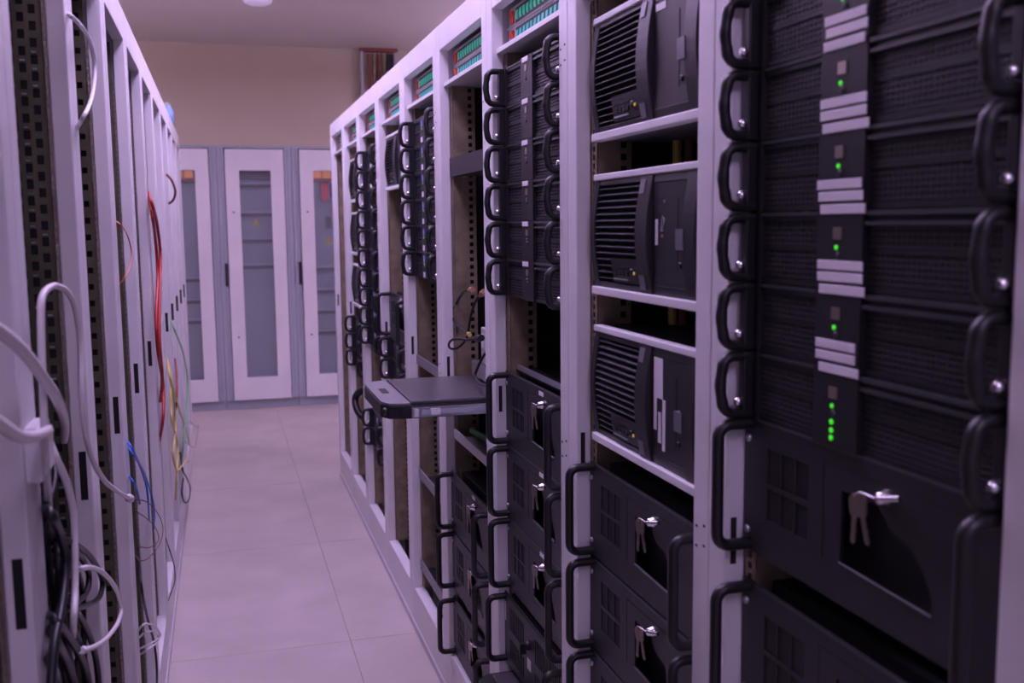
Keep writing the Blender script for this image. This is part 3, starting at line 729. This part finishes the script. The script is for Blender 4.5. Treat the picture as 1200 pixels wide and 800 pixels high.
# ================================================================== LEFT-HAND ROW: CABLES AND FITTINGS
CAB = {
    'near_up':('white',0.0068,[(-0.205,0.974,1.463),(-0.205,1.057,1.443),(-0.205,1.169,1.410),(-0.205,1.284,1.363),(-0.205,1.373,1.322),(-0.250,1.726,1.224),(-0.290,1.944,1.138)]),
    'near_low':('white',0.0068,[(-0.205,0.949,1.386),(-0.205,1.029,1.358),(-0.205,1.112,1.330),(-0.205,1.206,1.311),(-0.205,1.285,1.302)]),
    'arch':('white',0.0045,[(-0.250,1.547,1.082),(-0.235,1.445,1.160),(-0.212,1.303,1.261),(-0.212,1.314,1.354),(-0.212,1.329,1.425),(-0.212,1.346,1.455),(-0.212,1.395,1.464),(-0.212,1.466,1.464),(-0.212,1.556,1.451),(-0.212,1.625,1.425),(-0.212,1.666,1.367),(-0.212,1.645,1.277),(-0.212,1.691,1.194),(-0.212,1.843,1.109),(-0.212,2.060,1.030),(-0.212,2.269,0.962)]),
    'drop':('white',0.0048,[(-0.222,1.393,1.270),(-0.212,1.378,1.247),(-0.212,1.448,1.199),(-0.212,1.492,1.145),(-0.212,1.483,1.086),(-0.212,1.464,1.043),(-0.212,1.431,1.007),(-0.240,1.569,0.904)]),
    'loop':('white',0.0042,[(-0.240,1.600,1.018),(-0.212,1.507,1.057),(-0.212,1.647,1.013),(-0.212,1.811,0.945),(-0.212,1.963,0.863),(-0.212,2.018,0.809),(-0.212,1.947,0.806),(-0.212,1.773,0.847),(-0.212,1.633,0.891),(-0.212,1.516,0.934)]),
    'upper':('white',0.004,[(-0.245,2.005,1.923),(-0.212,1.815,1.879),(-0.212,1.936,1.885),(-0.212,2.043,1.879),(-0.212,2.095,1.849),(-0.212,2.060,1.804),(-0.212,1.973,1.760),(-0.212,1.862,1.725),(-0.245,2.053,1.725)]),
    'red1':('red',0.0055,[(-0.240,3.936,1.669),(-0.212,3.625,1.622),(-0.212,3.862,1.554),(-0.212,3.976,1.435),(-0.212,3.787,1.288),(-0.212,3.660,1.149),(-0.212,3.707,1.023),(-0.230,3.841,0.911)]),
    'red2':('red',0.0055,[(-0.245,4.006,1.656),(-0.215,3.648,1.588),(-0.215,3.767,1.500),(-0.215,3.815,1.378),(-0.215,3.596,1.244),(-0.215,3.594,1.127),(-0.215,3.785,0.981),(-0.215,3.684,0.875),(-0.240,3.786,0.764)]),
    'orange':('orange',0.0016,[(-0.250,2.720,1.559),(-0.215,2.472,1.548),(-0.215,2.637,1.523),(-0.215,2.735,1.480),(-0.215,2.661,1.446),(-0.215,2.507,1.425),(-0.250,2.714,1.395)]),
    'blue1':('blue',0.0028,[(-0.250,2.715,1.001),(-0.215,2.445,1.035),(-0.215,2.625,0.956),(-0.215,2.801,0.860),(-0.215,2.851,0.792),(-0.235,3.111,0.667)]),
    'blue2':('blue',0.0028,[(-0.250,2.708,0.991),(-0.218,2.513,1.004),(-0.218,2.779,0.900),(-0.218,3.002,0.782),(-0.218,3.095,0.701),(-0.235,3.263,0.601)]),
    'blue3':('blue',0.0028,[(-0.250,2.666,0.923),(-0.218,2.455,0.954),(-0.218,2.573,0.900),(-0.240,2.889,0.784)]),
    'brown1':('brown',0.0014,[(-0.250,2.859,0.805),(-0.212,2.758,0.822),(-0.212,3.112,0.696),(-0.212,3.344,0.583),(-0.212,3.191,0.579),(-0.212,2.835,0.653),(-0.212,2.514,0.741),(-0.250,2.773,0.677)]),
    'brown2':('brown',0.0014,[(-0.250,2.841,0.779),(-0.213,2.692,0.799),(-0.213,3.026,0.674),(-0.213,3.138,0.603),(-0.213,2.804,0.684),(-0.250,2.834,0.681)]),
    'yel1':('yellow',0.004,[(-0.235,4.535,0.981),(-0.212,4.216,0.951),(-0.212,4.455,0.807),(-0.212,4.492,0.689),(-0.212,4.184,0.644),(-0.212,4.385,0.527),(-0.212,4.871,0.429),(-0.212,5.276,0.362),(-0.225,6.196,0.150)]),
    'yel2':('yellow',0.004,[(-0.235,4.586,0.956),(-0.214,4.424,0.885),(-0.214,4.938,0.685),(-0.214,5.534,0.489),(-0.214,6.024,0.294)]),
    'yel3':('yellow',0.004,[(-0.235,4.691,0.827),(-0.214,4.223,0.776),(-0.214,4.611,0.590),(-0.214,4.392,0.489),(-0.240,4.755,0.302)]),
    'green':('green',0.004,[(-0.235,4.995,1.106),(-0.212,4.850,1.067),(-0.212,5.533,0.909),(-0.212,6.010,0.745),(-0.212,6.117,0.605),(-0.212,5.680,0.531),(-0.212,5.173,0.472),(-0.240,5.543,0.304)]),
    'red3':('red',0.004,[(-0.240,5.343,0.879),(-0.214,4.848,0.861),(-0.214,4.726,0.762),(-0.240,4.963,0.642)]),
    'blackA':('black',0.004,[(-0.235,5.285,0.406),(-0.212,4.942,0.396),(-0.212,5.384,0.247),(-0.212,5.777,0.093),(-0.212,5.464,0.108),(-0.212,4.954,0.235),(-0.212,4.750,0.341),(-0.230,5.412,0.242)]),
    'blackB':('black',0.0022,[(-0.240,3.897,0.381),(-0.213,3.654,0.406),(-0.213,3.869,0.282),(-0.213,3.874,0.220),(-0.213,3.580,0.276),(-0.240,3.855,0.147)]),
    'wb1':('white',0.0028,[(-0.250,2.701,0.488),(-0.213,2.434,0.609),(-0.213,2.622,0.540),(-0.213,2.862,0.436),(-0.213,3.005,0.356),(-0.213,2.865,0.392),(-0.213,2.583,0.490),(-0.250,2.714,0.422)]),
    'wb2':('white',0.0028,[(-0.250,2.692,0.473),(-0.215,2.536,0.552),(-0.215,2.794,0.451),(-0.215,2.963,0.366),(-0.215,2.666,0.470),(-0.250,2.677,0.452)]),
    'blackC':('black',0.003,[(-0.250,2.884,0.665),(-0.214,2.487,0.701),(-0.214,2.599,0.573),(-0.214,2.786,0.418),(-0.214,2.819,0.318),(-0.240,3.062,0.107)]),
    'wl':('black',0.0015,[(-0.213,5.195,0.554),(-0.213,6.164,0.398),(-0.213,7.465,0.117),(-0.213,7.999,0.020),(-0.213,7.070,0.063),(-0.213,5.744,0.352),(-0.213,5.138,0.513)]),
    'b1':('black',0.006,[(-0.260,1.550,1.152),(-0.215,1.322,1.193),(-0.215,1.387,1.146),(-0.215,1.419,1.095),(-0.215,1.364,1.056),(-0.215,1.300,1.037),(-0.215,1.259,1.000),(-0.215,1.237,0.947)]),
    'b2':('black',0.0048,[(-0.270,1.598,1.068),(-0.222,1.443,1.122),(-0.222,1.616,1.055),(-0.222,1.750,0.990),(-0.222,1.845,0.925),(-0.222,1.787,0.915),(-0.222,1.624,0.961),(-0.222,1.493,1.009),(-0.260,1.640,0.973)]),
    'b3':('black',0.0048,[(-0.280,1.653,1.039),(-0.226,1.494,1.097),(-0.226,1.631,1.038),(-0.226,1.712,0.983),(-0.226,1.681,0.965),(-0.226,1.569,0.987),(-0.226,1.432,1.025),(-0.270,1.592,0.970)]),
    'b4':('black',0.0055,[(-0.260,1.496,1.010),(-0.218,1.327,1.053),(-0.218,1.422,0.993),(-0.218,1.515,0.926),(-0.218,1.575,0.864),(-0.218,1.577,0.802)]),
    'b5':('black',0.0055,[(-0.265,1.519,0.986),(-0.220,1.320,1.035),(-0.220,1.397,0.974),(-0.220,1.453,0.913),(-0.220,1.459,0.848)]),
    'b6':('black',0.005,[(-0.270,1.576,0.931),(-0.235,1.454,0.958),(-0.235,1.527,0.895),(-0.235,1.617,0.799)]),
    'b7':('black',0.005,[(-0.280,1.648,1.027),(-0.240,1.495,1.048),(-0.240,1.580,0.972),(-0.240,1.605,0.902),(-0.240,1.586,0.815)]),
    'b8':('black',0.0055,[(-0.270,1.637,1.002),(-0.235,1.545,0.979),(-0.235,1.667,0.861),(-0.235,1.744,0.738)]),
    'b10':('black',0.0055,[(-0.270,1.532,0.936),(-0.222,1.298,1.011),(-0.222,1.337,0.972),(-0.222,1.355,0.911)]),
    'b11':('black',0.0055,[(-0.280,1.769,1.074),(-0.226,1.438,1.114),(-0.226,1.430,1.057),(-0.226,1.448,0.990),(-0.226,1.482,0.913),(-0.226,1.484,0.836)]),
    'b12':('black',0.005,[(-0.270,1.590,1.005),(-0.222,1.440,1.041),(-0.222,1.595,0.944),(-0.222,1.702,0.845),(-0.222,1.726,0.745)]),
    'b13':('black',0.0045,[(-0.270,1.663,1.069),(-0.228,1.563,1.062),(-0.228,1.643,0.982),(-0.228,1.633,0.916),(-0.228,1.618,0.840),(-0.228,1.609,0.775)]),
    'b9':('black',0.0045,[(-0.250,1.593,1.198),(-0.240,1.535,1.186),(-0.240,1.480,1.163),(-0.240,1.441,1.138),(-0.240,1.455,1.062),(-0.240,1.487,0.951),(-0.240,1.474,0.843)]),
}
CLAB = {
 'near_up': ('thick white cable', 'thick blurred white cable entering from the left picture edge, upper of two'),
 'near_low': ('', 'thick blurred white cable running into the white socket box'),
 'arch': ('', 'white cable arching up and over between the two nearest left posts'),
 'drop': ('', 'white cable dropping from the socket box along the left post'),
 'loop': ('', 'white cable bent in a wide loop low on the left rack'),
 'upper': ('', 'thin white cable bowing out high up on the left rack'),
 'red1': ('', 'right one of two thick red cables on the left row'), 'red2': ('', 'longer left one of two thick red cables on the left row'),
 'orange': ('', 'thin orange wire bowing out of the left row above the red slot'),
 'blue1': ('', 'blue cable fanning out of the left row, nearest the white connector'), 'blue2': ('', 'blue cable reaching farthest right on the left row'), 'blue3': ('', 'short blue cable just above the white connector'),
 'brown1': ('', 'larger thin brown wire loop below the white connector'), 'brown2': ('', 'smaller thin brown wire loop below the white connector'),
 'yel1': ('', 'yellow cable ending in a sideways hook near the far left racks'), 'yel2': ('', 'yellow cable slanting outward near the far left racks'), 'yel3': ('', 'yellow cable hanging lowest near the far left racks'),
 'green': ('', 'green cable hanging beside the yellow cables'), 'red3': ('', 'short red cable behind the green cable'),
 'blackA': ('', 'black cable loop hanging under the yellow cables'), 'blackB': ('', 'thin black cable bowing out low on the left row'),
 'wb1': ('', 'outer white wire loop near the floor on the left row'), 'wb2': ('', 'inner white wire loop near the floor on the left row'),
 'blackC': ('', 'black cable running down past the white wire loops'), 'wl': ('', 'thin dark wire ring beside the far left racks'),
 'b1': ('', 'thick black cable in front of the coils, falling to the bottom edge'), 'b2': ('', 'black cable coil reaching farthest out of the left rack'),
 'b3': ('', 'smaller black cable coil inside the outermost one'), 'b4': ('', 'black cable sweeping down rightmost below the coils'),
 'b5': ('', 'black cable sweeping down beside the rightmost one'), 'b6': ('', 'short black cable at the bottom behind the sweeping ones'),
 'b7': ('', 'black cable falling steeply behind the coils'), 'b8': ('', 'black cable slanting across behind the coils'), 'b10': ('', 'black cable lowest left under the sweeping ones'), 'b11': ('', 'black cable hanging straight down behind the white drop cable'), 'b12': ('', 'black cable bowing out just below the coils'), 'b13': ('', 'black cable crossing behind the white loop'), 'b9': ('', 'black cable coming down from below the socket box')}
for kk, (c, r, pts) in CAB.items():
    m = 'cab_black' if c == 'black' else c
    ends = None
    if kk == 'arch': ends = [(-1, .0095, .05, 'plastic')]
    if kk == 'loop': ends = [(-1, .005, .03, 'plastic')]
    if kk == 'drop': ends = [(-1, .0065, .02, 'plastic')]
    cable('%s_cable' % c, pts, r, m, CLAB[kk][1], '%s cables of the left row' % c, ends)
t = thing('socket_box', (-.238, 1.335, 1.235)); tag(t, 'white socket box on the nearest left post', 'socket')
box(-.03,.022,-.038,.04,0,.068).build('housing', 'plastic', t, .004)
box(.0221,.026,-.03,.032,.008,.06).build('cover', 'plastic', t, .002)
# blue packet on top of the left row
t = thing('packet', (-.262, 6.55, LTOP)); tag(t, 'light blue and clear plastic packet on top of the left row', 'packet')
MB().prism([(-.035,0),(.03,0),(.035,.07),(.012,.13),(-.03,.12)], -.14, .06, 'y').build('clear_wrap', 'clear', t, .01)
MB().lathe([(.026,0),(.030,.02),(.032,.08),(.018,.11)], 16, 'z', (0,-.06,.003)).build('blue_roll', 'sky', t)
# brown bracket and thin wires on the left row
cable('wire_hook', [(-.235,5.3,1.80),(-.212,5.32,1.77),(-.200,5.36,1.72),(-.212,5.4,1.68),(-.236,5.42,1.66)], .006, 'brown', 'small brown wire hook on a far left post')

# ================================================================== CABINETS ON THE BACK WALL
YC = 8.73
def cabinet(xc, lab, kind):
    t = thing('switch_cabinet', (xc, YC, 0)); tag(t, lab, 'cabinet', 'glazed cabinets at the far wall')
    w2 = .3; zt = 2.205
    c = MB()
    c.box(-w2+.001,-w2+.02,0,.6,.075,zt); c.box(w2-.02,w2-.001,0,.6,.075,zt); c.box(-w2+.02,w2-.02,.0,.6,zt-.02,zt); c.box(-w2+.02,w2-.02,0,.6,.075,.095); c.box(-w2+.02,w2-.02,.58,.6,.095,zt-.02)
    c.build('body', 'cab_grey', t)
    box(-w2+.002,w2-.002,.02,.6,0,.074).build('plinth', 'cab_grey', t)
    for sg in (-1,1):
        s = MB().box(min(sg*.242,sg*.299),max(sg*.242,sg*.299),-.012,-.0005,.085,zt-.004).build('side_strip', 'cab_grey', t, .003)
        MB().box(sg*.268-.006,sg*.268+.006,-.0135,-.0115,.09,zt-.02).build('groove', 'cab_plate', s)
    d = MB().plate([(-.236,.085),(.236,.085),(.236,zt-.03),(-.236,zt-.03)], [[(-.124,.275),(.128,.275),(.128,2.0),(-.124,2.0)]], -.034, -.001)
    do = d.build('door', 'paint', t, .003)
    MB().box(-.1235,.1275,-.018,-.014,.2755,1.9995).build('pane', 'smoke_glass', do)
    MB().box(-.268,-.246,-.04,-.0125,1.05,1.24).build('handle', 'black', t, .004)
    MB().lathe([(.008,0),(.008,.004)], 10, 'y', (-.18,-.034,1.66)).build('key_hole', 'cab_dark', do)
    MB().lathe([(.008,0),(.008,.004)], 10, 'y', (-.18,-.034,.62)).build('key_hole', 'cab_dark', do)
    box(-.24,.24,.10,.11,.12,2.1).build('mounting_plate', 'cab_plate', t)
    zs = {0: [1.88,1.64,1.42,1.20], 1: [1.17,.98,.80,.62], 2: [1.10,.92,.75]}[kind]
    for z in zs:
        r = box(-.22,.22,.065,.0995,z-.015,z+.012).build('cover_rail', 'cab_dark', t)
        box(-.22,.22,.06,.0995,z+.013,z+.03).build('rail_trim', 'cab_grey', r)
    if kind == 0:
        box(-.2,.2,.05,.099,1.93,2.06).build('top_cover', 'cab_dark', t)
    else:
        for k in range(3): box(-.115+.08*k,-.052+.08*k,.05,.099,1.945,2.0).build('terminal', 'orange_lamp', t)
        box(-.22,.22,.055,.0495+.05,1.915,1.944).build('terminal_base', 'barred', t)
    if kind == 1:
        box(-.045,.01,.06,.099,1.76,1.90).build('main_switch', 'pink', t); box(.022,.055,.06,.099,1.78,1.90).build('switch', 'navy', t)
        box(-.015,.025,.07,.099,1.52,1.62).build('meter', 'cab_dark', t)
        box(.085,.13,.05,.064,.61,.65).build('catch', 'dark', t)
    zt_ = {0: 1.58, 1: 1.42}.get(kind)
    if zt_: MB().prism([(-.035,zt_-.03),(.035,zt_-.03),(0,zt_+.035)], .095, .0995, 'y').build('warning_sticker', 'sticker', t)
    return t
cabinet(-.295, 'glazed cabinet half hidden behind the far end of the left row', 2)
cabinet(.306, 'middle glazed cabinet with plain grey shelves at the aisle end', 0)
cabinet(.907, 'glazed cabinet with red switch beside the right row', 1)
cabinet(1.508, 'glazed cabinet hidden behind the far end of the right row', 2)
# cable ladder on the wall
t = thing('cable_ladder', (1.46, Y1-.06, 2.2)); tag(t, 'vertical steel cable ladder with red top bar on the far wall', 'ladder')
for sg in (-1,1): box(sg*.155-.012,sg*.155+.012,-.02,.02,0,CEIL-2.2-.03).build('side_rail', 'paint2', t)
for k in range(4): box(-.15,.15,-.012,.012,.1+.22*k,.125+.22*k).build('rung', 'paint2', t)
box(-.17,.17,-.04,.02,CEIL-2.2-.03,CEIL-2.2-.001).build('top_bar', 'barred', t)
for k, (x, c) in enumerate(((-.09,'brown'),(-.045,'zinc'),(0,'brown'),(.04,'zinc'),(.085,'cab_black'),(.115,'cab_black'))):
    MB().tube([(x,-.03,0),(x+.004,-.03,.3),(x-.004,-.03,.6),(x,-.03,CEIL-2.2-.05)], .017, 8).build('riser_cable', c, t)
